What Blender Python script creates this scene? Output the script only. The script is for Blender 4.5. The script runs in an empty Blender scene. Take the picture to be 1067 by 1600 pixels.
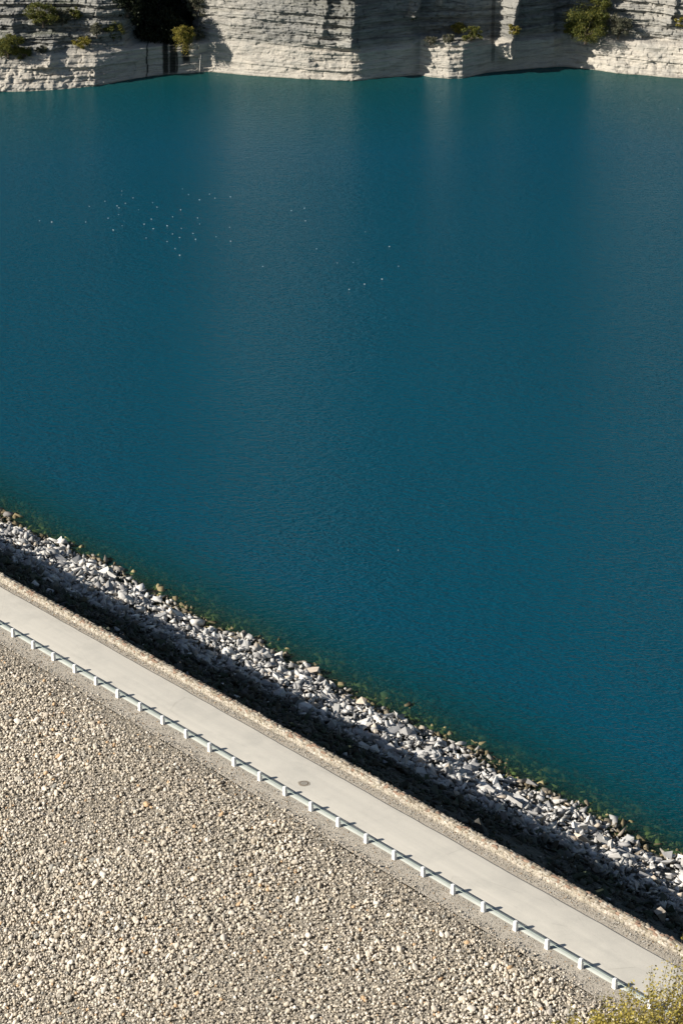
import bpy, bmesh, math, random
import numpy as np
from mathutils import Vector, Matrix
random.seed(7); rng = np.random.default_rng(7)
sc = bpy.context.scene
R = math.radians
# ------------------------------------------------------------------ camera
CAMZ = 101.1; PITCH = 22.538; F = 3600.0
cd = bpy.data.cameras.new('camera'); cam = bpy.data.objects.new('camera', cd); sc.collection.objects.link(cam)
cam.location = (0, 0, CAMZ); cam.rotation_euler = (R(90 - PITCH), 0, 0)
cd.sensor_fit = 'VERTICAL'; cd.sensor_height = 36; cd.lens = F / 1600 * 36
cd.clip_start = 1; cd.clip_end = 6000
sc.camera = cam
# ------------------------------------------------------------------ light
SUN_EL = 28.0; SX, SY = -.955, -.297          # horizontal direction towards the sun
w = bpy.data.worlds.new('World'); sc.world = w; w.use_nodes = True
wn = w.node_tree.nodes; bg = wn['Background']
sky = wn.new('ShaderNodeTexSky'); sky.sky_type = 'NISHITA'; sky.sun_disc = False
sky.sun_elevation = R(SUN_EL); sky.sun_rotation = math.atan2(SX, SY)
sky.air_density = 1.0; sky.dust_density = .6; sky.ozone_density = 1.5
w.node_tree.links.new(sky.outputs[0], bg.inputs[0]); bg.inputs[1].default_value = .05
sl = bpy.data.lights.new('sun', 'SUN'); sl.energy = 5.0; sl.angle = R(.5); sl.color = (1, .95, .87)
so = bpy.data.objects.new('sun', sl); sc.collection.objects.link(so)
sdir = Vector((SX * math.cos(R(SUN_EL)), SY * math.cos(R(SUN_EL)), math.sin(R(SUN_EL))))
so.rotation_euler = sdir.to_track_quat('Z', 'Y').to_euler()
sc.view_settings.view_transform = 'Standard'; sc.view_settings.look = 'None'
sc.cycles.diffuse_bounces = 2
sc.view_settings.exposure = .55; sc.view_settings.gamma = 1
# ------------------------------------------------------------------ helpers
sp, cp = math.sin(R(PITCH)), math.cos(R(PITCH))
def ray(px, py):
    a, b = px - 533.5, 800 - py
    return np.array([a, F * cp + b * sp, -F * sp + b * cp]) / F
def ground(px, py, z=0.0):
    r = ray(px, py); return r * ((z - CAMZ) / r[2]) + np.array([0, 0, CAMZ])
def project(P):
    d = P - np.array([0, 0, CAMZ]); zc = d[:, 1] * cp - d[:, 2] * sp; yc = d[:, 1] * sp + d[:, 2] * cp
    return 533.5 + F * d[:, 0] / zc, 800 - F * yc / zc, zc
def h2(ix, iy, s):
    n = (ix.astype(np.int64) * 374761393 + iy.astype(np.int64) * 668265263 + s * 1442695041) & 0xffffffff
    n = ((n ^ (n >> 13)) * 1274126177) & 0xffffffff
    n = ((n ^ (n >> 16)) * 2246822519) & 0xffffffff
    return ((n ^ (n >> 15)) & 0xffff) / 65535.0
def vn(x, y, s=0):
    x = np.asarray(x, float); y = np.asarray(y, float)
    ix, iy = np.floor(x), np.floor(y); fx, fy = x - ix, y - iy
    fx = fx * fx * (3 - 2 * fx); fy = fy * fy * (3 - 2 * fy)
    a, b, c, d = h2(ix, iy, s), h2(ix + 1, iy, s), h2(ix, iy + 1, s), h2(ix + 1, iy + 1, s)
    return (a * (1 - fx) + b * fx) * (1 - fy) + (c * (1 - fx) + d * fx) * fy
def fbm(x, y, o=4, s=0):
    t = 0; a = .5; n = 0
    for i in range(o):
        t = t + a * vn(x * 2 ** i, y * 2 ** i, s + i); n += a; a *= .5
    return t / n - .5
def sstep(a, b, x):
    t = np.clip((x - a) / (b - a), 0, 1); return t * t * (3 - 2 * t)
def mesh(name, V, Fc, mat, parent=None, col=None, smooth=False, attrs=None):
    """V (n,3), Fc (m,k) array or list of lists"""
    me = bpy.data.meshes.new(name)
    V = np.asarray(V, np.float32)
    if isinstance(Fc, np.ndarray):
        k = Fc.shape[1]; m = len(Fc)
        me.vertices.add(len(V)); me.vertices.foreach_set('co', V.ravel())
        me.loops.add(m * k); me.loops.foreach_set('vertex_index', Fc.astype(np.int32).ravel())
        me.polygons.add(m); me.polygons.foreach_set('loop_start', np.arange(0, m * k, k, dtype=np.int32))
        me.update(calc_edges=True)
    else:
        me.from_pydata([tuple(map(float, v)) for v in V], [], [tuple(map(int, f)) for f in Fc])
    me.validate()
    if smooth: me.polygons.foreach_set('use_smooth', np.ones(len(me.polygons), bool))
    if col is not None:
        a = me.color_attributes.new('col', 'FLOAT_COLOR', 'POINT')
        c = np.ones((len(V), 4), np.float32); c[:, :3] = col; a.data.foreach_set('color', c.ravel())
    for k_, v_ in (attrs or {}).items():
        a = me.attributes.new(k_, 'FLOAT', 'POINT'); a.data.foreach_set('value', np.asarray(v_, np.float32).ravel())
    if mat: me.materials.append(mat)
    o = bpy.data.objects.new(name, me); sc.collection.objects.link(o)
    if parent: o.parent = parent
    return o
def tag(o, label=None, cat=None, group=None, kind=None):
    for k_, v_ in (('label', label), ('category', cat), ('group', group), ('kind', kind)):
        if v_: o[k_] = v_
    return o
def empty(name, loc, rz=0):
    o = bpy.data.objects.new(name, None); sc.collection.objects.link(o); o.location = loc; o.rotation_euler = (0, 0, rz)
    o.empty_display_size = .2; return o
def grid_faces(nu, nv):
    i = np.arange(nu - 1)[:, None] * nv + np.arange(nv - 1)[None, :]
    return np.stack([i, i + nv, i + nv + 1, i + 1], -1).reshape(-1, 4)
def tube(V, Fc, p0, p1, r0, r1, seg=6):
    p0, p1 = Vector(p0), Vector(p1); d = (p1 - p0).normalized(); a = d.orthogonal().normalized(); b = d.cross(a); s = len(V)
    for p, r in ((p0, r0), (p1, r1)):
        for i in range(seg):
            t = 2 * math.pi * i / seg; V.append(tuple(p + (a * math.cos(t) + b * math.sin(t)) * r))
    for i in range(seg): Fc.append((s + i, s + (i + 1) % seg, s + seg + (i + 1) % seg, s + seg + i))
class NT:
    def __init__(s, name):
        s.m = bpy.data.materials.new(name); s.m.use_nodes = True; s.t = s.m.node_tree
        s.b = s.t.nodes['Principled BSDF']; s.out = s.t.nodes['Material Output']
        s.b.inputs['Roughness'].default_value = .85; s.b.inputs['Specular IOR Level'].default_value = .25
    def n(s, ty, **kw):
        x = s.t.nodes.new(ty)
        for k_, v_ in kw.items():
            if k_.startswith('_'): setattr(x, k_[1:], v_)
            else:
                key = int(k_[1:]) if k_[0] == 'i' and k_[1:].isdigit() else k_.replace('_', ' ')
                if hasattr(v_, 'is_output') or isinstance(v_, bpy.types.NodeSocket): s.t.links.new(v_, x.inputs[key])
                else: x.inputs[key].default_value = v_
        return x
    def l(s, a, b): s.t.links.new(a, b)
    def noise(s, vec, scale, det=4, rough=.6, dim='3D'):
        return s.n('ShaderNodeTexNoise', Vector=vec, Scale=scale, Detail=det, Roughness=rough).outputs['Fac']
    def ramp(s, fac, stops):
        r = s.n('ShaderNodeValToRGB', Fac=fac); e = r.color_ramp.elements
        while len(e) < len(stops): e.new(.5)
        for i, (p, c) in enumerate(stops): e[i].position = p; e[i].color = (c, c, c, 1) if isinstance(c, (int, float)) else (*c, 1)
        return r.outputs['Color']
    def mix(s, fac, a, b, mode='MIX'):
        x = s.t.nodes.new('ShaderNodeMix'); x.data_type = 'RGBA'; x.blend_type = mode
        for k_, v_ in ((0, fac), (6, a), (7, b)):
            if isinstance(v_, bpy.types.NodeSocket): s.l(v_, x.inputs[k_])
            else: x.inputs[k_].default_value = v_ if k_ == 0 else (*v_, 1)
        return x.outputs[2]
    def math(s, op, a, b=0.0, c=None):
        x = s.t.nodes.new('ShaderNodeMath'); x.operation = op
        for k_, v_ in ((0, a), (1, b)) + (((2, c),) if c is not None else ()):
            if isinstance(v_, bpy.types.NodeSocket): s.l(v_, x.inputs[k_])
            else: x.inputs[k_].default_value = v_
        return x.outputs[0]
    def bump(s, h, strength, dist, normal=None):
        x = s.n('ShaderNodeBump', Height=h, Strength=strength, Distance=dist)
        if normal: s.l(normal, x.inputs['Normal'])
        return x.outputs[0]
    def geo(s): return s.n('ShaderNodeNewGeometry')
    def mapping(s, vec, rot=(0, 0, 0), scale=(1, 1, 1), loc=(0, 0, 0)):
        return s.n('ShaderNodeMapping', Vector=vec, Rotation=rot, Scale=scale, Location=loc).outputs[0]
# dam frame: u runs along the crest, v across it towards the lake
CREST = 12.0
O = np.array([-29.23, 185.77]); U = np.array([.65673, -.75413]); N = np.array([.75413, .65673])
ANG = math.atan2(U[1], U[0])
def dam(u, v, z):
    u, v, z = np.broadcast_arrays(np.asarray(u, float), np.asarray(v, float), np.asarray(z, float))
    return np.stack([O[0] + u * U[0] + v * N[0], O[1] + u * U[1] + v * N[1], z], -1)
def drift(u): return .0085 * np.clip(u, -60, 130)      # the parapet runs a touch wide of the road
WV0, WV1 = 5.74, 6.24                                 # parapet faces
def up_z(u, v):                                       # upstream face height
    q = np.clip(v - (WV1 + drift(u)), 0, None) * 24.3 / (24.2 + .008 * np.clip(u, -60, 130))
    return CREST - .05 - np.interp(q, [0, 10, 13, 16, 20, 24.3, 30, 200], [0, 6.4, 8.2, 9.6, 10.85, 11.95, 14.0, 90])
CV = -1.5
def down_z(v): return CREST - .02 - np.clip(CV - v, 0, None) * .52 - sstep(0.1, CV, v) * .08
# ------------------------------------------------------------------ materials
def road_mat():
    t = NT('road_concrete'); g = t.geo().outputs['Position']
    loc = t.mapping(g, rot=(0, 0, -ANG)); st = t.mapping(loc, scale=(.04, 1.3, 1))
    a = t.noise(st, 1.0, 5, .6); b = t.noise(g, .35, 5, .6); c = t.noise(g, 14, 3, .7); d = t.noise(t.mapping(loc, scale=(.25, 3, 1)), 2.0, 3)
    col = t.mix(t.ramp(a, [(.35, 0), (.7, 1)]), (.69, .645, .55), (.58, .545, .47))
    col = t.mix(t.ramp(b, [(.45, 0), (.75, .8)]), col, (.46, .44, .385))
    col = t.mix(t.ramp(d, [(.55, 0), (.8, .35)]), col, (.56, .52, .44))
    cr = t.n('ShaderNodeTexVoronoi', Vector=t.mapping(loc, scale=(.10, .35, 1)), Scale=1.0, _feature='DISTANCE_TO_EDGE').outputs['Distance']
    col = t.mix(t.math('MULTIPLY', t.ramp(cr, [(.0, .45), (.006, 0)]), t.ramp(b, [(.45, 0), (.6, 1)])), col, (.25, .23, .19))
    col = t.mix(.3, col, t.ramp(c, [(.3, (.44, .40, .34)), (.7, (.66, .60, .50))]))
    t.l(col, t.b.inputs['Base Color']); t.l(t.bump(c, .25, .02), t.b.inputs['Normal']); return t.m
def gravel_mat():
    t = NT('fine_gravel'); g = t.geo().outputs['Position']
    v = t.n('ShaderNodeTexVoronoi', Vector=g, Scale=14); a = t.noise(g, .6, 5); b = t.noise(g, 9, 5, .7)
    col = t.mix(t.ramp(a, [(.35, 0), (.65, 1)]), (.41, .36, .285), (.50, .445, .36))
    sep = t.n('ShaderNodeSeparateColor', Color=v.outputs['Color']).outputs[0]
    col = t.mix(.5, col, t.ramp(sep, [(0, (.22, .19, .15)), (.6, (.42, .37, .30)), (1, (.62, .57, .49))]))
    col = t.mix(t.ramp(b, [(.55, 0), (.8, .5)]), col, (.19, .17, .13))
    t.l(col, t.b.inputs['Base Color']); t.l(t.bump(v.outputs['Distance'], .8, .03), t.b.inputs['Normal']); return t.m
def slope_mat(name, ca, cb, sc_=3.0):
    t = NT(name); g = t.geo().outputs['Position']
    v = t.n('ShaderNodeTexVoronoi', Vector=g, Scale=sc_); sep = t.n('ShaderNodeSeparateColor', Color=v.outputs['Color']).outputs[0]
    col = t.mix(t.math('MULTIPLY', sep, t.noise(g, sc_ * 2, 3)), ca, cb)
    t.l(col, t.b.inputs['Base Color']); t.l(t.bump(v.outputs['Distance'], 1, .2), t.b.inputs['Normal']); return t.m
def stone_mat(name, obj_col):
    t = NT(name)
    if obj_col: c = t.n('ShaderNodeObjectInfo').outputs['Color']; g = t.n('ShaderNodeTexCoord').outputs['Object']
    else: c = t.n('ShaderNodeVertexColor', _layer_name='col').outputs['Color']; g = t.geo().outputs['Position']
    a = t.noise(g, 4 if not obj_col else 2, 5, .65)
    col = t.mix(1, c, t.ramp(a, [(.25, (.66, .64, .6)), (.5, (.97, .97, .97)), (.75, (1.15, 1.14, 1.12))]), 'MULTIPLY')
    t.l(col, t.b.inputs['Base Color']); t.l(t.bump(a, .5, .06), t.b.inputs['Normal']); return t.m
M_road, M_gravel = road_mat(), gravel_mat()
M_stone, M_stone_o = stone_mat('stone', False), stone_mat('loose_stone', True)
M_down = slope_mat('cobble_bed', (.17, .15, .12), (.40, .35, .28))
M_up = slope_mat('riprap_bed', (.03, .032, .026), (.12, .12, .11), 2)  # near-black bed puts the shade of the gaps between boulders into the colour
def simple(name, c, rough=.6, metal=0, nscale=6, var=.12, bump=.15):
    t = NT(name); g = t.n('ShaderNodeTexCoord').outputs['Object']; a = t.noise(g, nscale, 5, .65)
    lo = tuple(x * (1 - var * 2) for x in c); hi = tuple(min(1, x * (1 + var)) for x in c)
    t.l(t.ramp(a, [(.3, lo), (.65, hi)]), t.b.inputs['Base Color'])
    t.b.inputs['Roughness'].default_value = rough; t.b.inputs['Metallic'].default_value = metal
    t.l(t.bump(a, bump, .02), t.b.inputs['Normal']); return t.m
M_post = simple('white_painted_concrete', (.80, .79, .76), .7, nscale=5, var=.08)
M_rail = simple('galvanised_green_steel', (.31, .36, .315), .5, .25, nscale=1.5, var=.08, bump=.05)
M_iron = simple('rusty_cast_iron', (.21, .155, .11), .7, .3)
M_dust = simple('dirty_concrete_ring', (.33, .29, .235), .9)
def water_mat():
    t = NT('lake_water'); g = t.geo().outputs['Position']
    dep = t.n('ShaderNodeAttribute', _attribute_name='depth').outputs['Fac']
    wob = t.noise(g, .25, 4, .6)
    d2 = t.math('MAXIMUM', t.math('ADD', dep, t.math('MULTIPLY', t.math('SUBTRACT', wob, .5), 1.0)), 0)
    body = t.ramp(t.math('DIVIDE', d2, 12), [(0, (.040, .09, .045)), (.06, (.007, .058, .047)), (.15, (.0008, .052, .060)), (.45, (.0005, .056, .092))])  # middle stops kept dark to carry the cliffs' shade on the water
    big = t.noise(t.mapping(g, scale=(.012, .006, 1)), 1, 4, .5)
    body = t.mix(t.ramp(big, [(.4, 0), (.65, .4)]), body, (.0006, .065, .105))
    dif = t.n('ShaderNodeBsdfDiffuse', Color=body)
    tr = t.n('ShaderNodeBsdfTransparent', Color=(.62, .82, .62, 1))
    k = t.math('SUBTRACT', 1, t.math('POWER', 2.718, t.math('MULTIPLY', t.math('ADD', t.n('ShaderNodeAttribute', _attribute_name='opac').outputs['Fac'], .02), -.85)))
    k = t.math('MINIMUM', t.math('MAXIMUM', k, 0), 1)
    ms = t.n('ShaderNodeMixShader', Fac=k, i1=tr.outputs[0], i2=dif.outputs[0])
    # wind ripples
    r1 = t.noise(t.mapping(g, rot=(0, 0, .10), scale=(.75, 1.6, 1)), 1.0, 3, .55)
    r2 = t.noise(t.mapping(g, rot=(0, 0, -.22), scale=(.28, .6, 1)), 1.0, 2, .5)
    r3 = t.noise(t.mapping(g, rot=(0, 0, .3), scale=(2.2, 4.0, 1)), 1.0, 2, .5)
    amp = t.ramp(t.noise(t.mapping(g, scale=(.02, .02, 1)), 1, 3), [(.3, .55), (.7, 1.0)])
    h = t.math('ADD', t.math('ADD', t.math('MULTIPLY', r1, 1.3), t.math('MULTIPLY', r2, .7)), t.math('MULTIPLY', r3, .8))
    nb = t.bump(t.math('MULTIPLY', h, amp), .75, .36)
    gl = t.n('ShaderNodeBsdfGlossy', Color=(.80, .94, 1, 1), Roughness=.24, Normal=nb)
    t.l(nb, dif.inputs['Normal'])
    fr = t.n('ShaderNodeFresnel', IOR=1.33, Normal=nb).outputs[0]
    fr = t.math('MINIMUM', t.math('MULTIPLY', fr, .45), .45)
    m2 = t.n('ShaderNodeMixShader', Fac=fr, i1=ms.outputs[0], i2=gl.outputs[0])
    t.l(m2.outputs[0], t.out.inputs['Surface']); t.t.nodes.remove(t.b); return t.m
M_water = water_mat()
def cliff_mat():
    t = NT('limestone_cliff'); g = t.geo().outputs['Position']
    A = lambda n: t.n('ShaderNodeAttribute', _attribute_name=n).outputs['Fac']
    ring, stain, moss, tone = A('ring'), A('stain'), A('moss'), A('tone')
    n1 = t.noise(g, .25, 6, .65); n2 = t.noise(g, 2.2, 6, .7); n3 = t.noise(t.mapping(g, scale=(.25, .25, 3.2)), 1.0, 5, .7)
    up = t.mix(t.ramp(n1, [(.35, 0), (.62, 1)]), (.235, .23, .212), (.345, .328, .285))
    up = t.mix(t.ramp(tone, [(.2, 0), (.9, .75)]), up, (.16, .155, .14))
    up = t.mix(t.ramp(n3, [(.50, 0), (.60, .6)]), up, (.09, .088, .08))
    up = t.mix(t.ramp(n2, [(.58, 0), (.75, .5)]), up, (.40, .34, .25))
    lo = t.mix(t.ramp(n1, [(.35, 0), (.62, 1)]), (.42, .39, .335), (.50, .45, .375))
    lo = t.mix(t.ramp(n3, [(.50, 0), (.60, .65)]), lo, (.27, .245, .21))
    lo = t.mix(t.ramp(n2, [(.6, 0), (.75, .4)]), lo, (.58, .50, .38))
    col = t.mix(ring, up, lo)
    col = t.mix(t.math('MULTIPLY', moss, t.ramp(n2, [(.35, .2), (.55, 1)])), col, (.048, .060, .028))
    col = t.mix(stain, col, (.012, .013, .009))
    t.l(col, t.b.inputs['Base Color'])
    b1 = t.bump(n3, .7, .25); t.l(t.bump(n2, .8, .25, b1), t.b.inputs['Normal']); return t.m
M_cliff = cliff_mat()
def leaf_mat(name, stops, trans=.25):
    t = NT(name); r = t.geo().outputs['Random Per Island']
    c = t.ramp(r, stops); t.l(c, t.b.inputs['Base Color']); t.b.inputs['Roughness'].default_value = .6
    tl = t.n('ShaderNodeBsdfTranslucent', Color=c)
    m = t.n('ShaderNodeMixShader', Fac=trans, i1=t.b.outputs[0], i2=tl.outputs[0]); t.l(m.outputs[0], t.out.inputs['Surface']); return t.m
L_olive = leaf_mat('olive_foliage', [(0, (.04, .055, .014)), (.5, (.11, .125, .025)), (1, (.22, .19, .04))])
L_gold = leaf_mat('autumn_foliage', [(0, (.07, .085, .015)), (.4, (.20, .19, .03)), (.8, (.36, .27, .05)), (1, (.40, .33, .12))], .35)
L_dark = leaf_mat('evergreen_foliage', [(0, (.006, .010, .004)), (.7, (.016, .022, .008)), (1, (.03, .035, .012))], .1)  # dark evergreen leaves, with the shade of the recess put into their colour
L_fore = leaf_mat('yellow_green_foliage', [(0, (.15, .135, .03)), (.35, (.38, .32, .06)), (.75, (.60, .48, .10)), (1, (.72, .61, .25))], .4)
L_grey = leaf_mat('grey_green_foliage', [(0, (.07, .075, .045)), (1, (.19, .18, .12))])
M_bark = simple('bark', (.13, .10, .075), .9)
# ------------------------------------------------------------------ ground of the dam
us = np.concatenate([np.linspace(-160, -75, 10), np.linspace(-72, 90, 163), np.linspace(95, 190, 12)])
def strip(name, vs, zf, mat, kind='structure', rough=0.0, **kw):
    uu, vv = np.meshgrid(us, vs, indexing='ij')
    zz = zf(uu, vv)
    if rough: zz = zz + fbm(uu * .8, vv * .8, 3, 5) * rough
    dr = kw.get('dr', 0)
    return tag(mesh(name, dam(uu, vv + dr * drift(uu), zz).reshape(-1, 3), grid_faces(len(us), len(vs)), mat, smooth=True), kind=kind)
strip('lakebed', np.concatenate([np.linspace(6.0, 42, 40), [50, 80]]), lambda u, v: up_z(u, v - .0) - .3, M_up, rough=.25, dr=1)
strip('dam_crest', np.array([-1.6, -1.2, -.8, -.4, 0, .6, 2, 4, 5.2, 5.6, 6.1, 6.6]), lambda u, v: CREST - .03 - sstep(.1, -1.6, v) * .1 + 0 * u, M_gravel, rough=.02, dr=0)
strip('verge', np.linspace(5.0, 6.9, 8), lambda u, v: CREST - .022 + 0 * u, M_gravel, rough=.02)
strip('dam_slope', np.concatenate([np.linspace(-1.5, -46, 60), [-60, -80]])[::-1], lambda u, v: down_z(v) - .2 + 0 * u, M_down, rough=.25)
# road slab with slightly broken edges
def road():
    uu = np.arange(-160, 190, .5); e0 = .90 + fbm(uu * .5, uu * 0, 3, 3) * .03; e1 = 5.09 + fbm(uu * .6, uu * 0 + 9, 3, 4) * .12
    prof = [(0, -.04), (0, .0), (.03, .012), (.5, .03), (.97, .012), (1, .0), (1, -.04)]
    V = np.stack([dam(uu, e0 * (1 - a) + e1 * a, CREST + z) for a, z in prof], 1).reshape(-1, 3)
    tag(mesh('road', V, grid_faces(len(uu), len(prof)), M_road), kind='structure')
    g0 = .24 + fbm(uu * .4, uu * 0 + 4, 4, 6) * .12; V = np.stack([dam(uu, g0, CREST - .05), dam(uu, g0, CREST - .006), dam(uu, e0 * 0 + .6, CREST - .008), dam(uu, e0 + .1, CREST - .008), dam(uu, e0 + .1, CREST - .03)], 1).reshape(-1, 3)
    tag(mesh('gutter', V, grid_faces(len(uu), 5), simple('pale_green_cement', (.43, .445, .40), .9, nscale=.8, var=.07)), kind='structure')
road()
# ------------------------------------------------------------------ stones
def icos(sub, seed, jag=.12):
    bm = bmesh.new(); bmesh.ops.create_icosphere(bm, subdivisions=sub, radius=.5)
    r = np.random.default_rng(seed); V = np.array([v.co[:] for v in bm.verts])
    for _ in range(5):                                  # flatten a few sides like a worn cobble
        d = r.normal(size=3); d /= np.linalg.norm(d); lim = r.uniform(.26, .40); s = V @ d
        V -= np.outer(np.where(s > lim, (s - lim) * .85, 0), d)
    V *= 1 + r.normal(size=(len(V), 1)) * jag * .4
    Fc = np.array([[v.index for v in f.verts] for f in bm.faces]); bm.free(); return V, Fc
def hull(seed, n=13):
    r = np.random.default_rng(seed); bm = bmesh.new()
    for _ in range(n):
        p = r.normal(size=3); p /= np.linalg.norm(p); p = np.clip(p * r.uniform(.9, 1.25), -.62, .62) * .62; bm.verts.new(p)
    g = bmesh.ops.convex_hull(bm, input=bm.verts); bmesh.ops.delete(bm, geom=[e for e in g['geom_interior'] if isinstance(e, bmesh.types.BMVert)], context='VERTS')
    bmesh.ops.triangulate(bm, faces=bm.faces); bm.verts.index_update()
    V = np.array([v.co[:] for v in bm.verts]); Fc = np.array([[v.index for v in f.verts] for f in bm.faces]); bm.free(); return V, Fc
T_cob = [icos(2, 10 + i, .08) for i in range(8)]       # 42-vertex cobbles
T_peb = [icos(1, 40 + i, .38) for i in range(10)]
T_rip = [hull(70 + i, 7 + i % 4) for i in range(20)]
def rots(n, nrm, tilt):
    """random yaw about the slope normal, plus a random tilt"""
    nrm = np.asarray(nrm, float); nrm /= np.linalg.norm(nrm)
    z = nrm + rng.normal(size=(n, 3)) * tilt; z /= np.linalg.norm(z, axis=1)[:, None]
    a = rng.normal(size=(n, 3)); x = a - (a * z).sum(1)[:, None] * z; x /= np.linalg.norm(x, axis=1)[:, None]
    y = np.cross(z, x); return np.stack([x, y, z], -1)
def pile(name, T, pos, scl, rot, col, label=None, smooth=False, parent=None, mat=None):
    Vs, Fs, Cs = [], [], []; off = 0; ti = rng.integers(0, len(T), len(pos))
    for k, (tv, tf) in enumerate(T):
        m = np.where(ti == k)[0]
        if not len(m): continue
        P = np.einsum('nij,nvj->nvi', rot[m], tv[None] * scl[m][:, None, :]) + pos[m][:, None, :]
        Vs.append(P.reshape(-1, 3)); Fs.append((tf[None] + (np.arange(len(m)) * len(tv))[:, None, None] + off).reshape(-1, 3))
        Cs.append(np.repeat(col[m], len(tv), 0)); off += len(m) * len(tv)
    return mesh(name, np.concatenate(Vs), np.concatenate(Fs), mat or M_stone, col=np.concatenate(Cs), smooth=smooth, parent=parent)
def visible(P, mx=0):
    x, y, z = project(P); return (x > -mx) & (x < 1067 + mx) & (y > -mx) & (y < 1600 + mx)
def individuals(name, T, idx, pos, scl, rot, col, smooth, labels, group, cat):
    tm = []
    for tv, tf in T:
        me = bpy.data.meshes.new(name); me.from_pydata(tv.tolist(), [], tf.tolist()); me.materials.append(M_stone_o)
        if smooth: me.polygons.foreach_set('use_smooth', np.ones(len(me.polygons), bool))
        tm.append(me)
    for q, i in enumerate(idx):
        o = bpy.data.objects.new(name, tm[q % len(tm)])
        o.matrix_world = Matrix.Translation(pos[i].tolist()) @ Matrix([list(r) for r in rot[i]]).to_4x4() @ Matrix.Diagonal((*scl[i].tolist(), 1))
        o.color = (*col[i].tolist(), 1); sc.collection.objects.link(o)
        tag(o, labels(i), cat, group)
# cobbles on the downstream face
def cobbles():
    d = .205; uu, vv = np.meshgrid(np.arange(-30, 88, d), np.arange(-52, -.9, d), indexing='ij')
    uu = (uu + rng.uniform(-.5, .5, uu.shape) * d).ravel(); vv = (vv + rng.uniform(-.5, .5, vv.shape) * d).ravel()
    P = dam(uu, vv, down_z(vv)); k = visible(P, 150); P, uu, vv = P[k], uu[k], vv[k]
    n = len(P); edge = CV + .35 + fbm(uu * .35, uu * 0, 3, 8) * 1.2
    keep = (vv < edge - .1) | (rng.random(n) < np.exp(-(vv - edge + .1) * 3) * .5)
    P, uu, vv, edge = P[keep], uu[keep], vv[keep], edge[keep]; n = len(P)
    size = np.exp(rng.normal(math.log(.20), .36, n)) * (1 + .5 * fbm(uu * .12, vv * .12, 3, 11)) * (.55 + .45 * sstep(0, -2.0, vv - edge))
    big = rng.random(n) < .022; size[big] *= rng.uniform(1.3, 1.8, big.sum())
    size = np.clip(size, .08, .58)
    scl = size[:, None] * np.stack([rng.uniform(.95, 1.4, n), rng.uniform(.75, 1.05, n), rng.uniform(.55, .85, n)], 1)
    P[:, 2] += scl[:, 2] * .1 + rng.uniform(-.08, .10, n) + fbm(uu * .5, vv * .5, 3, 21) * .2 + fbm(uu * 2.2, vv * 2.2, 2, 23) * .12
    nrm = (-N[0] * .52, -N[1] * .52, 1); rot = rots(n, nrm, .45)
    base = np.array([[.42, .385, .325], [.48, .45, .40], [.36, .325, .265], [.52, .475, .40], [.30, .285, .25], [.42, .30, .185], [.21, .21, .195], [.62, .59, .53]])
    t = rng.choice(8, n, p=[.26, .22, .17, .15, .12, .018, .042, .02]); col = base[t] * rng.uniform(1.1, 1.5, (n, 1)) * [1.02, .975, .93] * (1 + .22 * fbm(uu * .09, vv * .16, 3, 25))[:, None]
    px, py, zc = project(P); inside = visible(P, -4) & ~((px > 880) & (py > 1540)); sz = np.where(inside, scl[:, :2].mean(1) / zc, 0)
    order = np.argsort(-sz)[:300]
    lab = {0: 'large pale tan cobble resting among smaller stones on the dry dam slope', 1: 'large light grey cobble resting among smaller stones on the dry dam slope',
           2: 'large dull brown cobble resting among smaller stones on the dry dam slope', 3: 'large cream coloured cobble resting among smaller stones on the dry dam slope',
           4: 'large mid grey cobble resting among smaller stones on the dry dam slope', 5: 'large rusty orange cobble among pale stones on the dry dam slope',
           6: 'large dark slate grey cobble among pale stones on the dry dam slope', 7: 'large near white cobble resting among tan stones on the dry dam slope'}
    individuals('cobble', T_cob, order, P, scl, rot, col, True, lambda i: lab[int(t[i])], 'largest cobbles on the dry dam slope', 'stone')
    rest = np.ones(n, bool); rest[order] = False
    o = pile('cobbles', T_peb, P[rest], scl[rest], rot[rest], col[rest])
    tag(o, 'mass of small pale rounded cobbles covering the dry slope below the guard rail', 'stones', kind='stuff')
    print('cobbles', n)
    # thin gravel on the shoulder and the verge
    m = 26000; u2 = rng.uniform(-30, 90, m); v2 = np.where(rng.random(m) < .72, rng.uniform(-2.6, .05, m), rng.uniform(5.15, 5.85, m)); v2 = np.where(v2 > 3, v2 + rng.random(m) * drift(u2), v2)
    G = dam(u2, v2, np.where(v2 > 3, CREST - .01, down_z(v2) - .01)); k = visible(G, 40); G = G[k]; m = len(G)
    s2 = np.exp(rng.normal(math.log(.06), .4, m)); s2 = np.clip(s2, .03, .16)
    sc2 = s2[:, None] * rng.uniform(.7, 1.2, (m, 3)); c2 = base[rng.choice(8, m)] * rng.uniform(.65, 1.0, (m, 1))
    tag(pile('gravel', T_peb[:3], G, sc2, rots(m, (0, 0, 1), .5), c2), 'thin brown and grey gravel along both edges of the road', 'gravel', kind='stuff')
cobbles()
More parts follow.
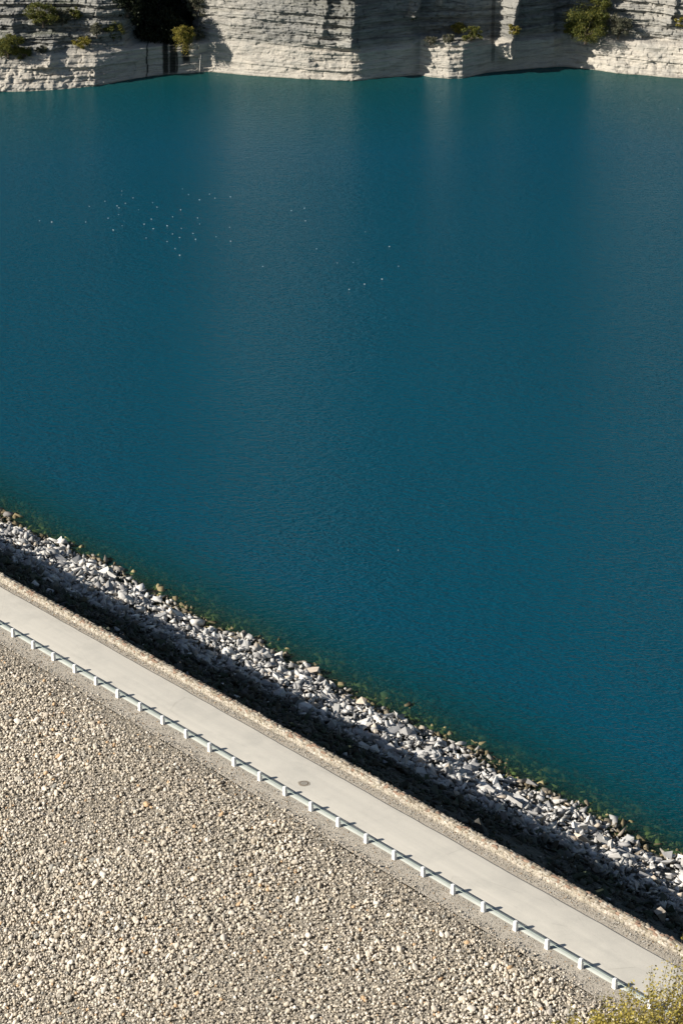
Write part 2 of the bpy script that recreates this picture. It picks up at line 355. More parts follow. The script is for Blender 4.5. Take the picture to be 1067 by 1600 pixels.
def riprap():
    d = .40; uu, vv = np.meshgrid(np.arange(-75, 100, d), np.arange(.35, 34, d), indexing='ij')
    uu = (uu + rng.uniform(-.5, .5, uu.shape) * d).ravel(); q = (vv + rng.uniform(-.5, .5, vv.shape) * d).ravel()
    v = q + WV1 + drift(uu); P = dam(uu, v, up_z(uu, v)); k = visible(P, 170); P, uu, q, v = P[k], uu[k], q[k], v[k]; n = len(P)
    size = np.exp(rng.normal(math.log(.37), .50, n)) * (.85 + .35 * sstep(6, 19, q))
    big = rng.random(n) < .03; size[big] *= 1.6; size = np.clip(size, .18, np.where(q < 1.2, .45, 1.2))
    scl = size[:, None] * np.stack([rng.uniform(1.0, 1.9, n), rng.uniform(.7, 1.15, n), rng.uniform(.4, .9, n)], 1)
    P[:, 2] += scl[:, 2] * .15 - .1 + fbm(uu * .22, q * .28, 4, 31) * 1.1 + fbm(uu * .7, q * .9, 3, 33) * 1.0 + rng.uniform(-.14, .2, n)
    K = 9 / 20.; rot = rots(n, (N[0] * K, N[1] * K, 1), .6)
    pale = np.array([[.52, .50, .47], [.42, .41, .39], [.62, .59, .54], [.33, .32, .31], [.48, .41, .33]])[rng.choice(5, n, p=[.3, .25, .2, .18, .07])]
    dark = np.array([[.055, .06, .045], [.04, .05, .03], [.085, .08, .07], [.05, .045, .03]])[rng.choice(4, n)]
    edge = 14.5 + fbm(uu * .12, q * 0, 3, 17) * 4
    f = sstep(-2.0, 2.0, q - edge + rng.normal(0, 1.0, n)); f[(rng.random(n) < .012)] = 1  # ragged dark zone: overgrown stones, with the bank's shadow edge worked into the colour
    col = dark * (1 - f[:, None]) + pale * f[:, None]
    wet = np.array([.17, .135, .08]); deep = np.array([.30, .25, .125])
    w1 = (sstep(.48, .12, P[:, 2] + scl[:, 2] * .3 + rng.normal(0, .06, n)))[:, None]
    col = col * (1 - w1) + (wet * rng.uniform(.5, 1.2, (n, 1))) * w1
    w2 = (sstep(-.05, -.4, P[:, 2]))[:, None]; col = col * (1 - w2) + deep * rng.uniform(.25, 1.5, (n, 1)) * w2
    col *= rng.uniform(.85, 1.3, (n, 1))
    px, py, zc = project(P); inside = visible(P, -4) & (P[:, 2] > .25); sz = np.where(inside, scl[:, :2].mean(1) / zc, 0)
    order = np.argsort(-sz)[:300]
    def lab(i):
        if f[i] < .5: return 'large dark weathered boulder in the shaded upper bank just below the stone parapet'
        if P[i, 2] < .75: return 'large pale boulder at the water edge of the rock bank'
        if col[i, 0] > .46: return 'large whitish angular boulder on the lower part of the rock bank above the waterline'
        return 'large grey angular boulder on the lower part of the rock bank above the waterline'
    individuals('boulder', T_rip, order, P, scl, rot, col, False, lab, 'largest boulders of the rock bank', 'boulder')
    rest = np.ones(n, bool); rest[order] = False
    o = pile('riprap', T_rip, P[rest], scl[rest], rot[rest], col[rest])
    tag(o, 'bank of smaller broken grey rocks running down from the parapet into the lake', 'rocks', kind='stuff'); print('riprap', n)
riprap()
# ------------------------------------------------------------------ parapet
def parapet():
    root = empty('stone_parapet', (0, 0, 0)); tag(root, 'low rough stone parapet wall between the road verge and the rock bank', 'wall')
    H = .48; u0, u1 = -60, 120; blocks = [[], [], []]
    uu = np.arange(u0, u1, 1.0); V = []
    for a, z in ((.05, -.3), (.05, H - .04), (.45, H - .04), (.45, -.6)): V.append(dam(uu, WV0 + a + drift(uu), CREST + z))
    core = mesh('wall_core', np.stack(V, 1).reshape(-1, 3), grid_faces(len(uu), 4), simple('lime_mortar', (.34, .29, .22), .95), parent=root)
    def course(side, z0, z1, wlo, whi, depth, cols, T):
        P, S, Rm, C = [], [], [], []; u = u0
        while u < u1:
            wd = random.uniform(wlo, whi); h = (z1 - z0) * random.uniform(.85, 1.2); v = side + random.uniform(-.03, .03)
            P.append(dam(u + wd / 2, v + float(drift(u)), CREST + (z0 + z1) / 2 + random.uniform(-.03, .03))); S.append((wd * 1.22, depth, h * 1.25))
            a = ANG + random.uniform(-.12, .12); b = random.uniform(-.3, .3)
            Rm.append(np.array((Matrix.Rotation(a, 3, 'Z') @ Matrix.Rotation(b, 3, 'Y')))); c = random.choice(cols); s = random.uniform(.82, 1.12); C.append([x * s for x in c])
            u += wd
        return tuple(map(np.array, (P, S, Rm, C)))
    face_c = [(.43, .39, .32), (.39, .35, .28), (.49, .44, .37), (.35, .31, .24), (.44, .385, .315)]
    cap_c = [(.27, .23, .17), (.34, .29, .22), (.22, .185, .14), (.40, .35, .28), (.28, .19, .135)]
    T_blk = []
    for s in range(8):
        bm = bmesh.new(); bmesh.ops.create_cube(bm, size=1); bmesh.ops.bevel(bm, geom=bm.edges[:], offset=.13, segments=1, affect='EDGES')
        r = random.Random(s)
        for v in bm.verts: v.co += Vector((r.uniform(-.07, .07), r.uniform(-.09, .09), r.uniform(-.07, .07)))
        bmesh.ops.triangulate(bm, faces=bm.faces); bm.verts.index_update()
        T_blk.append((np.array([v.co[:] for v in bm.verts]), np.array([[v.index for v in f.verts] for f in bm.faces]))); bm.free()
    a = course(WV0 + .07, -.03, .16, .12, .30, .2, face_c, T_blk)
    b_ = course(WV0 + .07, .14, .30, .10, .26, .2, face_c, T_blk); c_ = course(WV0 + .08, .27, .41, .10, .26, .2, face_c[1:] + cap_c[1:], T_blk); a = tuple(np.concatenate([a[i], b_[i], c_[i]]) for i in range(4))
    o = pile('wall_stones', T_blk, *a, parent=root)
    parts = [course(WV0 + .10 + k * .15, H - .08 + .05 * (k % 2), H + .05 + .05 * (k % 2), .18, .5, .24, cap_c if k else cap_c + face_c[:2], T_blk) for k in range(3)]
    a = tuple(np.concatenate([p[i] for p in parts]) for i in range(4))
    pile('coping', T_blk, *a, parent=root)
    a = course(WV1 - .05, -.1, .46, .2, .5, .2, cap_c, T_blk); pile('rear_face', T_blk, *a, parent=root)
parapet()
# ------------------------------------------------------------------ guard rail
def guard():
    root = empty('guard_rail', tuple(dam(0, 0, CREST - .03)), ANG)
    tag(root, 'thin pale green pipe rail on white concrete posts along the near road edge', 'guard rail')
    V, Fc = [], []; us_ = np.arange(-20 * 3.152, 36 * 3.152, 3.152)
    for k, (ua, ub) in enumerate(zip(us_, us_[1:])): tube(V, Fc, (ua, .05, .545 + .008 * math.sin(k * 2.1)), (ub, .05, .545 + .008 * math.sin((k + 1) * 2.1)), .028, .028, 10)
    mesh('rail', np.array(V), Fc, M_rail, root, smooth=True)
    bm = bmesh.new(); wb, wt, db, dt, h = .175, .135, .14, .115, .76
    def ringv(x, y, z): return [bm.verts.new((a * x, b * y, z)) for a, b in ((-1, -1), (1, -1), (1, 1), (-1, 1))]
    rs = [ringv(wb, db, -.35), ringv(wb * .99, db * .99, .02), ringv(wt, dt, h - .035), ringv(wt - .03, dt - .03, h)]
    for a, b in zip(rs, rs[1:]):
        for i in range(4): bm.faces.new((a[i], a[(i + 1) % 4], b[(i + 1) % 4], b[i]))
    bm.faces.new(rs[-1]); bmesh.ops.bevel(bm, geom=[e for e in bm.edges if abs(e.verts[0].co.z - e.verts[1].co.z) > .2], offset=.018, segments=2, affect='EDGES')
    me = bpy.data.meshes.new('post'); bm.to_mesh(me); bm.free(); me.materials.append(M_post)
    bm = bmesh.new()
    for z in (.52, .63): bmesh.ops.create_cone(bm, cap_ends=True, segments=8, radius1=.016, radius2=.014, depth=.05, matrix=Matrix.Translation((0, .125, z)) @ Matrix.Rotation(math.pi / 2, 4, 'X'))
    mb = bpy.data.meshes.new('bolt'); bm.to_mesh(mb); bm.free(); mb.materials.append(M_iron)
    xs = [22,53,85,118,150,184,217,253,289,326,364,404,443,483,525,569,614,659,707,755,805,856,908,963]
    for k in range(-12, 34):
        o = bpy.data.objects.new('post', me); sc.collection.objects.link(o); o.parent = root
        o.location = (k * 3.152 + random.uniform(-.05, .05), random.uniform(-.02, .02), random.uniform(-.02, .02)); o.rotation_euler = (random.uniform(-.02, .02), random.uniform(-.025, .025), random.uniform(-.04, .04))
        b = bpy.data.objects.new('bolt', mb); sc.collection.objects.link(b); b.parent = o
guard()
def manhole():
    p = ground(475, 1224, CREST + .03); root = empty('manhole_cover', (p[0], p[1], CREST + .026)); tag(root, 'round rusty manhole cover with dirty rim set in the pale road', 'manhole cover'); root.scale = (.85, .85, 1)
    def ring(name, r0, r1, z0, z1, mat, seg=40, jit=0):
        V, Fc = [], []
        for i in range(seg):
            a = 2 * math.pi * i / seg; j = 1 + jit * (vn(math.cos(a) * 2 + 5, math.sin(a) * 2 + 5, 3) - .5)
            for r, z in ((r0, 0), (r0, z0), (r1 * j, z1), (r1 * j, -.01)): V.append((r * math.cos(a), r * math.sin(a), z))
        for i in range(seg):
            k, m = i * 4, ((i + 1) % seg) * 4
            for q in range(3): Fc.append((k + q, k + q + 1, m + q + 1, m + q))
        return mesh(name, V, Fc, mat, root)
    ring('mortar_apron', .40, .56, .012, .008, M_dust, jit=.25); ring('frame', .35, .40, .028, .02, M_iron)
    bm = bmesh.new(); bmesh.ops.create_cone(bm, cap_ends=True, segments=36, radius1=.335, radius2=.33, depth=.02, matrix=Matrix.Translation((0, 0, .008)))
    for i in range(-3, 4):
        for j in range(-3, 4):
            if i * i + j * j < 9: bmesh.ops.create_cube(bm, size=1, matrix=Matrix.Translation((i * .085, j * .085, .022)) @ Matrix.Diagonal((.045, .045, .012, 1)))
    me = bpy.data.meshes.new('lid'); bm.to_mesh(me); bm.free(); me.materials.append(simple('worn_lid', (.36, .33, .28), .7)); l = bpy.data.objects.new('lid', me); sc.collection.objects.link(l); l.parent = root
manhole()
# ------------------------------------------------------------------ cliff
lowc = np.array([(-700, 170), (-300, 158), (-100, 149), (0, 143.5), (60, 141), (100, 138.5), (150, 134), (200, 124), (240, 117.5), (262, 115.5), (305, 113), (325, 111.5), (400, 118), (480, 123), (550, 126), (562, 125), (600, 120.5), (655, 116.5), (672, 120), (700, 122), (722, 121.5), (760, 113), (800, 109), (868, 103.5), (880, 103), (900, 105), (960, 113), (1067, 122), (1200, 129), (1500, 128), (1800, 140)], float)
upc = np.array([(-700, 170), (-300, 158), (-100, 149), (0, 143), (100, 136), (150, 131), (195, 121), (225, 103), (262, 96), (300, 97), (312, 106), (330, 111), (400, 118), (480, 123), (548, 126.5), (562, 124), (600, 118.5), (700, 113), (800, 107), (868, 100), (885, 104), (960, 110), (1067, 118), (1200, 127), (1500, 126), (1800, 140)], float)
LW = np.array([ground(*p)[:2] for p in lowc]); UW = np.array([ground(*p)[:2] for p in upc])
setb = np.array([(-700, .8), (-100, 1.2), (0, 1.3), (110, 1.1), (180, .5), (215, .2), (300, .12), (330, .3), (450, .2), (550, .16), (562, .05), (640, .05), (655, .25), (710, .2), (730, .04), (868, .03), (895, .7), (960, .5), (1067, .45), (1300, .5), (1800, .6)])
PX = lambda px: (px - 533.5) * ground(1067, 115)[0] / 533.5   # photo column to metres at the far shore
SBX = PX(setb[:, 0])
def cliff_y(x, z):
    yl = np.interp(x, LW[:, 0], LW[:, 1]); yu = np.interp(x, UW[:, 0], UW[:, 1])
    inblk = sstep(PX(640), PX(660), x) * (1 - sstep(PX(745), PX(790), x)); zb = 7.4 - 1.2 * (1 - inblk)
    b = sstep(zb - .5, zb + .6, z); y = yl * (1 - b) + yu * b
    sb = np.interp(x, SBX, setb[:, 1]); zc = np.clip(z, -3, None)
    hi = 30 + 6 * fbm(x * .02, x * 0, 3, 50)
    y = y + sb * np.clip(zc, -3, 24) * .85 + .12 * np.clip(zc - 24, 0, None) + np.clip(zc - hi, 0, None) * 1.15
    def rib(pc, w_, amp, z0, z1, s=50):
        X = PX(pc) + fbm(z * .4, z * 0, 3, s) * 1.2 + .10 * (z - z0); up = np.clip((x - X + w_) / w_, 0, 1); dn = 1 - np.clip((x - X) / (w_ * .35), 0, 1)
        return amp * np.minimum(up, dn) * sstep(z0, z0 + .8, z) * (1 - sstep(z1 - 1.2, z1, z))
    prot = rib(797, 3.2, 5.2, 2.5, 60, 61) + rib(650, 2.0, 3.6, 11.5, 17.5, 62) + rib(686, 1.2, 3.6, 13.5, 16.5, 63) + rib(548, 3.0, 1.5, 6, 60, 64) + rib(1045, 2.4, 1.2, 9, 60, 66) + rib(505, 2.2, .9, 8, 60, 67) + rib(90, 5, 2.2, 3.5, 9, 68) + rib(30, 4, 1.8, 8, 14, 69)
    # beds: each layer steps in or out, broken by vertical joints
    ringf = 1 - sstep(5.6, 7.6, z + fbm(x * .08, z * .1, 3, 70) * 1.5)
    zz = z + .035 * x * np.where(x > PX(310), -.3, .8) + fbm(x * .04, z * .04, 3, 71) * 1.5
    kf = np.interp(zz, np.cumsum(np.r_[-8, LAY]), np.arange(len(LAY) + 1)); k = np.floor(kf); fr = kf - k
    lr = h2(k, k * 0, 72) - .5; wj = 1.3 + 3.2 * h2(k, k * 0 + 1, 73)
    xj = x / wj + 7 * h2(k, k * 0, 74) + .3 * fbm(x * .8, z * 1.5, 2, 75); j = np.floor(xj); jr = h2(j, k, 76) - .5
    notch = -.32 * (1 - sstep(0, .22, fr)); jn = -.35 * (1 - sstep(0, .09, xj - j))
    amp = 1.15 - .5 * ringf
    left = 1 - sstep(PX(160), PX(230), x); amp = amp * (1 + .5 * left); face = sstep(PX(315), PX(330), x) * (1 - sstep(PX(430), PX(520), x)); amp = amp * (1 - .6 * face)
    shz = sstep(PX(556), PX(570), x) * (1 - sstep(PX(640), PX(650), x)) + sstep(PX(722), PX(740), x) * (1 - sstep(PX(860), PX(872), x)); amp = amp * (1 - .35 * shz)
    prot = prot + amp * (lr * 1.3 + jr * .5 + notch + jn) + fbm(x * .22, z * .3, 4, 77) * 1.2 * (1 - .5 * shz) + fbm(x * 1.0, z * 2.8, 4, 78) * .75 * (1 - .55 * ringf)
    rub = (left + .6 * sstep(PX(880), PX(900), x)) * (1 - sstep(3, 5.5, z)); prot = prot + rub * (fbm(x * 1.1, z * 1.4, 3, 79)) * 1.2
    foot = np.exp(-np.clip(z, 0, None) / .7) * .5
    return y - prot * sstep(-.6, .5, z) - foot, ringf
LAY = np.random.default_rng(3).uniform(.25, .85, 260)
def cliff():
    xs = np.concatenate([np.linspace(PX(-700), PX(-60), 120), np.arange(PX(-60) + .3, PX(1130), .16), np.linspace(PX(1130) + .4, PX(1800), 120)])
    zs = np.concatenate([np.array([-3, -1.5]), np.arange(-.6, 24, .12), np.arange(24.3, 60, .6), np.linspace(61, 250, 60)])
    X, Z = np.meshgrid(xs, zs, indexing='ij'); Y, ring = cliff_y(X, Z)
    stain = np.zeros_like(X)
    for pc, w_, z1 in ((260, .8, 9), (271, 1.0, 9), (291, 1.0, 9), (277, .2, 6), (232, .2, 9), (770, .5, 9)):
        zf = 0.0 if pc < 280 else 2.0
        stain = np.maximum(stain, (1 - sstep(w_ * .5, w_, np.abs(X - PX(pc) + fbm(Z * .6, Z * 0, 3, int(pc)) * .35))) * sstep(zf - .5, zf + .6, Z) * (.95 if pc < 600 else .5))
    dYdz = np.gradient(Y, zs, axis=1)
    left = 1 - sstep(PX(170), PX(230), X)
    moss = np.clip(sstep(.6, 1.6, dYdz), 0, 1) * sstep(6.5, 9, Z) * sstep(-.08, .12, fbm(X * .15, Z * .2, 3, 81)) * (.35 + .5 * left) + sstep(30, 36, Z)
    tone = np.clip(.5 + 2.0 * fbm(X * .07, Z * .12, 4, 82), 0, 1) * (1 - .5 * left)
    ring = np.clip(ring * 1.0 + .25 * sstep(PX(870), PX(900), X), 0, 1)
    ring = np.maximum(ring, .5 * (1 - sstep(PX(330), PX(430), X)) * sstep(PX(305), PX(325), X))
    moss = np.maximum(moss, sstep(.25, -.02, Z) * .75)
    V = np.stack([X, Y, Z], -1).reshape(-1, 3)
    o = mesh('cliff', V, grid_faces(len(xs), len(zs)), M_cliff, attrs=dict(ring=ring, stain=np.clip(stain, 0, 1), moss=np.clip(moss, 0, 1), tone=tone))
    tag(o, kind='structure')
    # unseen slope above the cliff, raised and darkened to deepen the lake's reflection
    return xs, zs
cliff()
def on_cliff(px, py):
    """where the line of sight through a photo point meets the rock"""
    r = ray(px, py); t0, t1 = 430 / r[1], 560 / r[1]; t = np.linspace(t0, t1, 1600)
    P = r[None] * t[:, None] + np.array([0, 0, CAMZ]); y, _ = cliff_y(P[:, 0], P[:, 2]); k = np.argmax(P[:, 1] > y); return P[k]
# ------------------------------------------------------------------ water
def water():
    xs = np.concatenate([np.linspace(-600, -95, 40), np.arange(-92, 96, 1.6), np.linspace(100, 600, 40)])
    ys = np.concatenate([np.linspace(60, 118, 12), np.arange(120, 262, 1.0), np.arange(264, 500, 2.0), [520]])
    X, Y = np.meshgrid(xs, ys, indexing='ij'); dx, dy = X - O[0], Y - O[1]; u = dx * U[0] + dy * U[1]; v = dx * N[0] + dy * N[1]
    d1 = -up_z(np.clip(u, -150, 180), v); yc = np.interp(X, LW[:, 0], LW[:, 1]); sl_ = .9 + 0 * X
    d2 = np.clip((yc - Y) * sl_ + .9, .35, None)
    mask = v > 20
    o = mesh('water', np.stack([X, Y, 0 * X], -1).reshape(-1, 3), grid_faces(len(xs), len(ys)), M_water, attrs=dict(depth=np.clip(np.minimum(d1, .8 + np.clip(yc - Y, 0, None) * .07), 0, 40), opac=np.clip(d1 + 5 * sstep(12, 40, v - 24), 0, 40)), smooth=True)  # slow depth by the cliff paints its shade and reflection into the water
    # drop the part that would lie under the dry side of the dam
    bm = bmesh.new(); bm.from_mesh(o.data)
    kill = [f for f in bm.faces if (f.calc_center_median().x - O[0]) * N[0] + (f.calc_center_median().y - O[1]) * N[1] < 12]
    bmesh.ops.delete(bm, geom=kill, context='FACES'); bm.to_mesh(o.data); bm.free()
    tag(o, kind='structure')
water()
# dry valley floor and the spur the photograph is taken from
def terrain():
    xs = np.linspace(-400, 400, 60); ys = np.linspace(-300, 260, 50); X, Y = np.meshgrid(xs, ys, indexing='ij')
    v = (X - O[0]) * N[0] + (Y - O[1]) * N[1]
    Z = np.clip(down_z(np.minimum(v, 0)), -22, 8) - 1.6; Z = np.where(v > 4, -25, Z) + fbm(X * .03, Y * .03, 3, 90) * 2
    tag(mesh('ground', np.stack([X, Y, Z], -1).reshape(-1, 3), grid_faces(60, 50), slope_mat('dry_ground', (.16, .13, .09), (.22, .19, .13), .5), smooth=True), kind='structure')
    xs = np.linspace(-55, 75, 70); ys = np.linspace(-60, 140, 100); X, Y = np.meshgrid(xs, ys, indexing='ij')
    Z = 96.3 - .80 * np.clip(Y, 1.5, None) - np.clip(np.abs(X - 8) - 18, 0, None) * .9 + fbm(X * .1, Y * .1, 4, 91) * 1.6 * sstep(2, 12, Y) - np.clip(-Y - 10, 0, None) * .8
    tag(mesh('hillside', np.stack([X, Y, Z], -1).reshape(-1, 3), grid_faces(70, 100), slope_mat('scrub_soil', (.12, .10, .06), (.20, .17, .11), 1.5), smooth=True), kind='structure')
terrain()
# ------------------------------------------------------------------ vegetation
def leaves(C, size, asp=.6, up=.3):
    n = len(C); z = rng.normal(size=(n, 3)); z[:, 2] += up * 2; z /= np.linalg.norm(z, axis=1)[:, None]
    a = rng.normal(size=(n, 3)); x = np.cross(z, a); x /= np.linalg.norm(x, axis=1)[:, None]; y = np.cross(z, x)
    s = size * rng.uniform(.6, 1.3, (n, 1)); q = np.stack([C - x * s * .5, C - y * s * asp * .4 + z * s * .08, C + x * s * .5, C + y * s * asp * .4 + z * s * .08], 1)
    return q.reshape(-1, 3), np.arange(4 * n).reshape(-1, 4)
def bush(base, rx, h, mat, label, name='bush', cat='bush', group=None, n=2600, leaf=.24, clumps=26, squash=.8, hang=0):
    base = np.asarray(base, float); root = empty(name, tuple(base)); tag(root, label, cat, group)
    cs = []
    while len(cs) < clumps:
        p = rng.uniform(-1, 1, 3)
        if .35 < np.linalg.norm(p) < 1: cs.append(p)
    cs = np.array(cs) * [rx, rx * squash, h * .5] + [0, 0, h * .52]
    wgt = rng.uniform(.4, 1, clumps); rad = rng.uniform(.22, .40, clumps) * min(rx, h * .6)
    k = rng.choice(clumps, n, p=wgt / wgt.sum()); d = rng.normal(size=(n, 3)); d /= np.linalg.norm(d, axis=1)[:, None]
    C = cs[k] + d * rad[k][:, None] * rng.uniform(.35, 1.12, (n, 1)) * [1, 1, .75]
    if hang: C[:, 2] -= np.where(rng.random(n) < .25, rng.random(n) ** 2 * hang, 0)
    V, Fc = leaves(C, leaf); mesh('crown', V, Fc, mat, root)
    V, Fc = [], []; tube(V, Fc, (0, .3, -.5), (0, 0, h * .35), .07 * rx + .03, .05 * rx)
    for c in cs[:9]: tube(V, Fc, (0, 0, h * .2), c, .04 * rx, .012, 5)
    mesh('trunk', V, Fc, M_bark, root); return root
G1 = 'bushes growing on the cliff'
def cb(px, py, rx, h, mat, label, out=.3, **k):
    k['n'] = int(k.get('n', 2600) * 1.5); k.setdefault('leaf', .3)
    p = on_cliff(px, py); bush(p - [0, out, 0], rx * 1.45, h * 1.3, mat, label, group=G1, **k)
cb(912, 60, 3.1, 5.8, L_olive, 'largest dense olive green bush on the sunlit right cliff', n=8000, clumps=44, out=4.0)
cb(932, 30, 2.0, 4.6, L_olive, 'green bush directly above the largest bush at the top edge of the right cliff', n=3500, out=3.5)
cb(963, 54, 1.7, 3.6, L_grey, 'round dull brownish green bush just right of the largest bush on the right cliff', n=3800, out=3.2)
cb(893, 56, 1.3, 2.5, L_gold, 'small yellowish bush tucked left of the largest bush on the right cliff', n=1600, out=.8)
cb(736, 64, 1.6, 2.3, L_olive, 'spreading green shrub on the ledge above the lit rock block', n=2200)
cb(716, 52, 1.0, 1.9, L_gold, 'small yellow green shrub at upper left of the spreading ledge shrub', n=1300)
cb(700, 66, 1.2, 1.2, L_grey, 'low dry brownish shrub on the ledge above the lit rock block', n=1200)
cb(672, 67, 1.1, 1.1, L_grey, 'low grey shrub at the left end of the ledge above the lit rock block', n=1000)
cb(801, 54, 1.0, 1.6, L_gold, 'small yellow green shrub on the narrow sunlit rock rib', n=1200)
cb(645, 30, .7, 1.2, L_olive, 'tiny shrub on the small sunlit spur in the shaded cliff', n=700)
cb(1062, 42, 1.0, 1.5, L_gold, 'small yellow shrub at the right edge of the photo on the cliff', n=1200)
cb(14, 88, 2.2, 3.6, L_olive, 'large yellow green bush on the left cliff at the left edge', n=5500, clumps=34, out=.8)
cb(38, 92, 1.3, 2.0, L_olive, 'low green bush beside the large bush on the left cliff', n=1600)
cb(69, 38, 2.4, 3.6, L_olive, 'dark round green bush high on the left cliff', n=4500, clumps=34, out=.8)
cb(98, 36, 1.7, 2.5, L_grey, 'dull green shrub right of the dark round bush on the left cliff', n=2400)
cb(118, 30, 1.2, 1.8, L_olive, 'small green shrub at the end of the row high on the left cliff', n=1300)
cb(128, 75, 1.3, 1.8, L_gold, 'small yellow green shrub midway up the left cliff', n=1300)
cb(152, 56, .9, 2.2, L_grey, 'narrow grey green shrub midway up the left cliff', n=1000)
cb(178, 62, 1.5, 2.8, L_olive, 'shaded shrub nearest the dark recess on the left cliff', n=1500)
cb(66, 82, .9, 1.0, L_grey, 'tiny grey shrub on the lit ledge of the left cliff', n=700)
cb(290, 60, 1.7, 3.2, L_gold, 'sunlit golden green bush hanging over the dark rock recess', n=4200, clumps=26, out=6.5, hang=3.0, leaf=.28)
cb(308, 24, 1.6, 3.4, L_grey, 'grey green bush at the top of the lit cliff corner by the recess', n=2200, out=.8)
cb(312, 62, 1.0, 2.4, L_grey, 'thin pale bush on the rock edge right of the golden green bush', n=1000, out=.5)
for i, (px, py, rx, h, lb) in enumerate(((222, 42, 4.2, 9, 'leftmost'), (238, 60, 4.5, 8, 'lowest'), (252, 38, 4.6, 10, 'middle'), (268, 62, 3.6, 7, 'narrow low'), (284, 30, 4.0, 9, 'rightmost'), (200, 14, 3.4, 7, 'small upper left'))):
    p = on_cliff(px, py); bush(p - [0, 1.0, 1.0], rx, h, L_dark, lb + ' dark evergreen tree in the shaded rock recess', name='evergreen_tree', cat='tree', group='dark trees in the rock recess', n=7000, leaf=.5, clumps=40, hang=3)
def dead():
    p = on_cliff(313, 108); V, Fc = [], []; q = Vector((0, -.5, 0)); tube(V, Fc, q + Vector((-.1, 0, -.5)), q + Vector((.05, 0, 1.6)), .09, .07); tube(V, Fc, q + Vector((.05, 0, 1.6)), q + Vector((.25, .15, 3.2)), .07, .03); tube(V, Fc, q + Vector((.05, 0, 1.6)), q + Vector((-.2, 0, 2.6)), .04, .015)
    o = mesh('dead_trunk', V, Fc, simple('bleached_wood', (.6, .56, .5))); o.location = tuple(p)
    tag(o, 'thin bleached dead trunk leaning at the rock corner above the water', 'dead tree')
dead()
def fore_tree(name, base, top, label, shoots, cat, H, spread, bias=(0, 0)):
    base = Vector(base); root = empty(name, base); tag(root, label, cat)
    V, Fc = [], []; LV = []; top = Vector(top) - base; tube(V, Fc, (0, 0, -.4), top * .5, .11, .085, 8); tube(V, Fc, top * .5, top, .085, .06, 8)
    for i in range(shoots):
        a = random.uniform(0, 2 * math.pi); rr = math.sqrt(random.random()) * spread
        s = top + Vector((math.cos(a) * rr * .35, math.sin(a) * rr * .35, random.uniform(-.6, .3)))
        e = top + Vector((math.cos(a) * rr + bias[0] * random.random(), math.sin(a) * rr, H * (1 - .65 * (rr / spread) ** 2) * random.uniform(.3, 1.1) + bias[1] * max(0, math.cos(a))))
        mid = s.lerp(e, .5) + Vector((random.uniform(-.15, .15), random.uniform(-.15, .15), .12))
        if i % 3 == 0: tube(V, Fc, top * .8, s, .035, .016, 5)
        pts = [s, mid, e]; tube(V, Fc, s, mid, .014, .009, 4); tube(V, Fc, mid, e, .009, .004, 4)
        for _ in range(random.randint(45, 95)):
            t = random.random() ** .7; p = s.lerp(mid, t * 2) if t < .5 else mid.lerp(e, t * 2 - 1)
            r = .17 * (1 - .75 * t) + .02; LV.append((p.x + random.gauss(0, r), p.y + random.gauss(0, r), p.z + random.gauss(0, r)))
    mesh('trunk', V, Fc, M_bark, root); LVv, LF = leaves(np.array(LV), .085, .7, .5); mesh('crown', LVv, LF, L_fore, root)
def pt(px, py, D): r = ray(px, py); return r / np.linalg.norm(r) * D + np.array([0, 0, CAMZ])
a = pt(1030, 1655, 62); fore_tree('tree', (a[0] + .2, a[1], a[2] - 4), a, 'yellow green tree filling the bottom right corner in front of the road', 210, 'tree', 2.7, 2.2, (1.0, 1.2))
a = pt(930, 1672, 63); fore_tree('bush', (a[0], a[1], a[2] - 2.6), a, 'low yellow green bush at the bottom edge left of the corner tree', 150, 'bush', 1.5, 1.9)
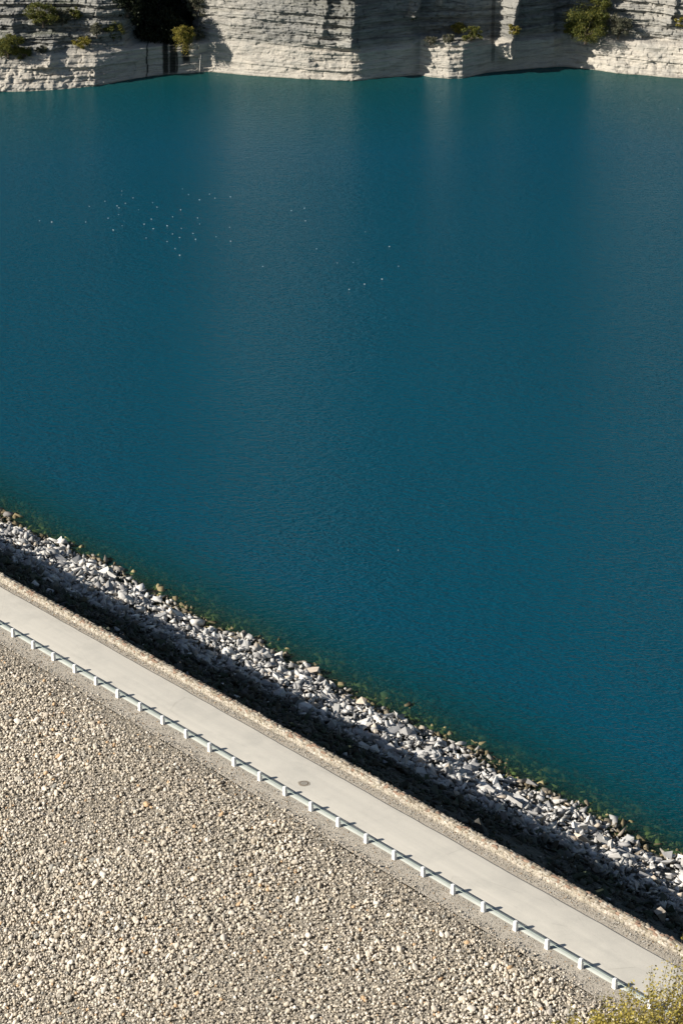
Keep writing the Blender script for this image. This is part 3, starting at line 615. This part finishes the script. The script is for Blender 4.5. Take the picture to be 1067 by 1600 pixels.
# ------------------------------------------------------------------ gulls
def gulls():
    t = NT('gull_white'); t.b.inputs['Base Color'].default_value = (.85, .85, .84, 1); g2 = NT('gull_grey'); g2.b.inputs['Base Color'].default_value = (.45, .47, .5, 1); g3 = NT('gull_bill'); g3.b.inputs['Base Color'].default_value = (.7, .4, .05, 1)
    spine = [(-.24, .10, .012, .008), (-.20, .09, .035, .018), (-.12, .07, .065, .055), (0, .055, .085, .075), (.09, .06, .075, .07), (.135, .10, .045, .05), (.15, .15, .032, .036), (.165, .19, .034, .036), (.20, .195, .024, .026), (.215, .19, .010, .010), (.25, .182, .004, .005)]
    V, Fc = [], []; K = 10
    for x, z, wy, hz in spine:
        for i in range(K): a = 2 * math.pi * i / K; V.append((x, wy * math.cos(a), z + hz * math.sin(a)))
    for r in range(len(spine) - 1):
        for i in range(K): Fc.append((r * K + i, r * K + (i + 1) % K, (r + 1) * K + (i + 1) % K, (r + 1) * K + i))
    Fc.append(tuple(range(K))); Fc.append(tuple(reversed(range((len(spine) - 1) * K, len(spine) * K))))
    me = bpy.data.meshes.new('gull'); me.from_pydata(V, [], Fc)
    for m in (t.m, g2.m, g3.m): me.materials.append(m)
    for p in me.polygons:
        p.use_smooth = True; c = p.center
        if c.x < .02 and c.z > .115: p.material_index = 1
        if c.x > .21: p.material_index = 2
    A = [(38,199),(96,205),(275,130),(257,205),(349,106),(364,187),(389,243),(430,57),(428,76),(446,115),(407,128),(416,137),(414,170),(440,200),(431,222),(483,90),(509,146),(576,112),(597,134),(570,191),(536,215),(579,237),(546,281),(717,47),(747,74),(709,147),(671,180),(645,223),(671,262),(645,298),(713,235),(704,279),(683,331),(705,363),(790,186),(800,214),(768,259),(780,287),(799,99),(846,72),(873,91),(946,85),(942,230),(878,275),(947,296)]
    B = [(197,34),(269,20),(275,90),(607,151),(741,234),(336,246),(38,343),(452,324),(540,321),(791,343),(700,414),(603,442),(517,471)]
    P = [(50 + x / 3.049, 280 + y / 3.049) for x, y in A] + [(400 + x / 3.557, 320 + y / 3.557) for x, y in B] + [(622, 860), (1059, 170)]
    for i, (px, py) in enumerate(P):
        q = ground(px, py); o = bpy.data.objects.new('gull', me); sc.collection.objects.link(o)
        o.location = (q[0], q[1], 0); o.rotation_euler = (0, 0, random.uniform(0, 6.28)); s = random.uniform(.34, .58); o.scale = (s, s, s)
        if (px, py) == (622, 860): lb = 'tiny lone white gull on open water near the middle, far below the flock'
        elif (px, py) == (1059, 170): lb = 'tiny lone white gull at the right edge near the far cliff'
        elif px < 90: lb = 'tiny white gull floating at the far left fringe of the flock'
        elif px > 420: lb = 'tiny white gull floating in the scattered right part of the flock'
        else: lb = 'tiny white gull floating in the dense left part of the flock'
        tag(o, lb, 'bird', 'white gulls resting on the lake')
gulls()
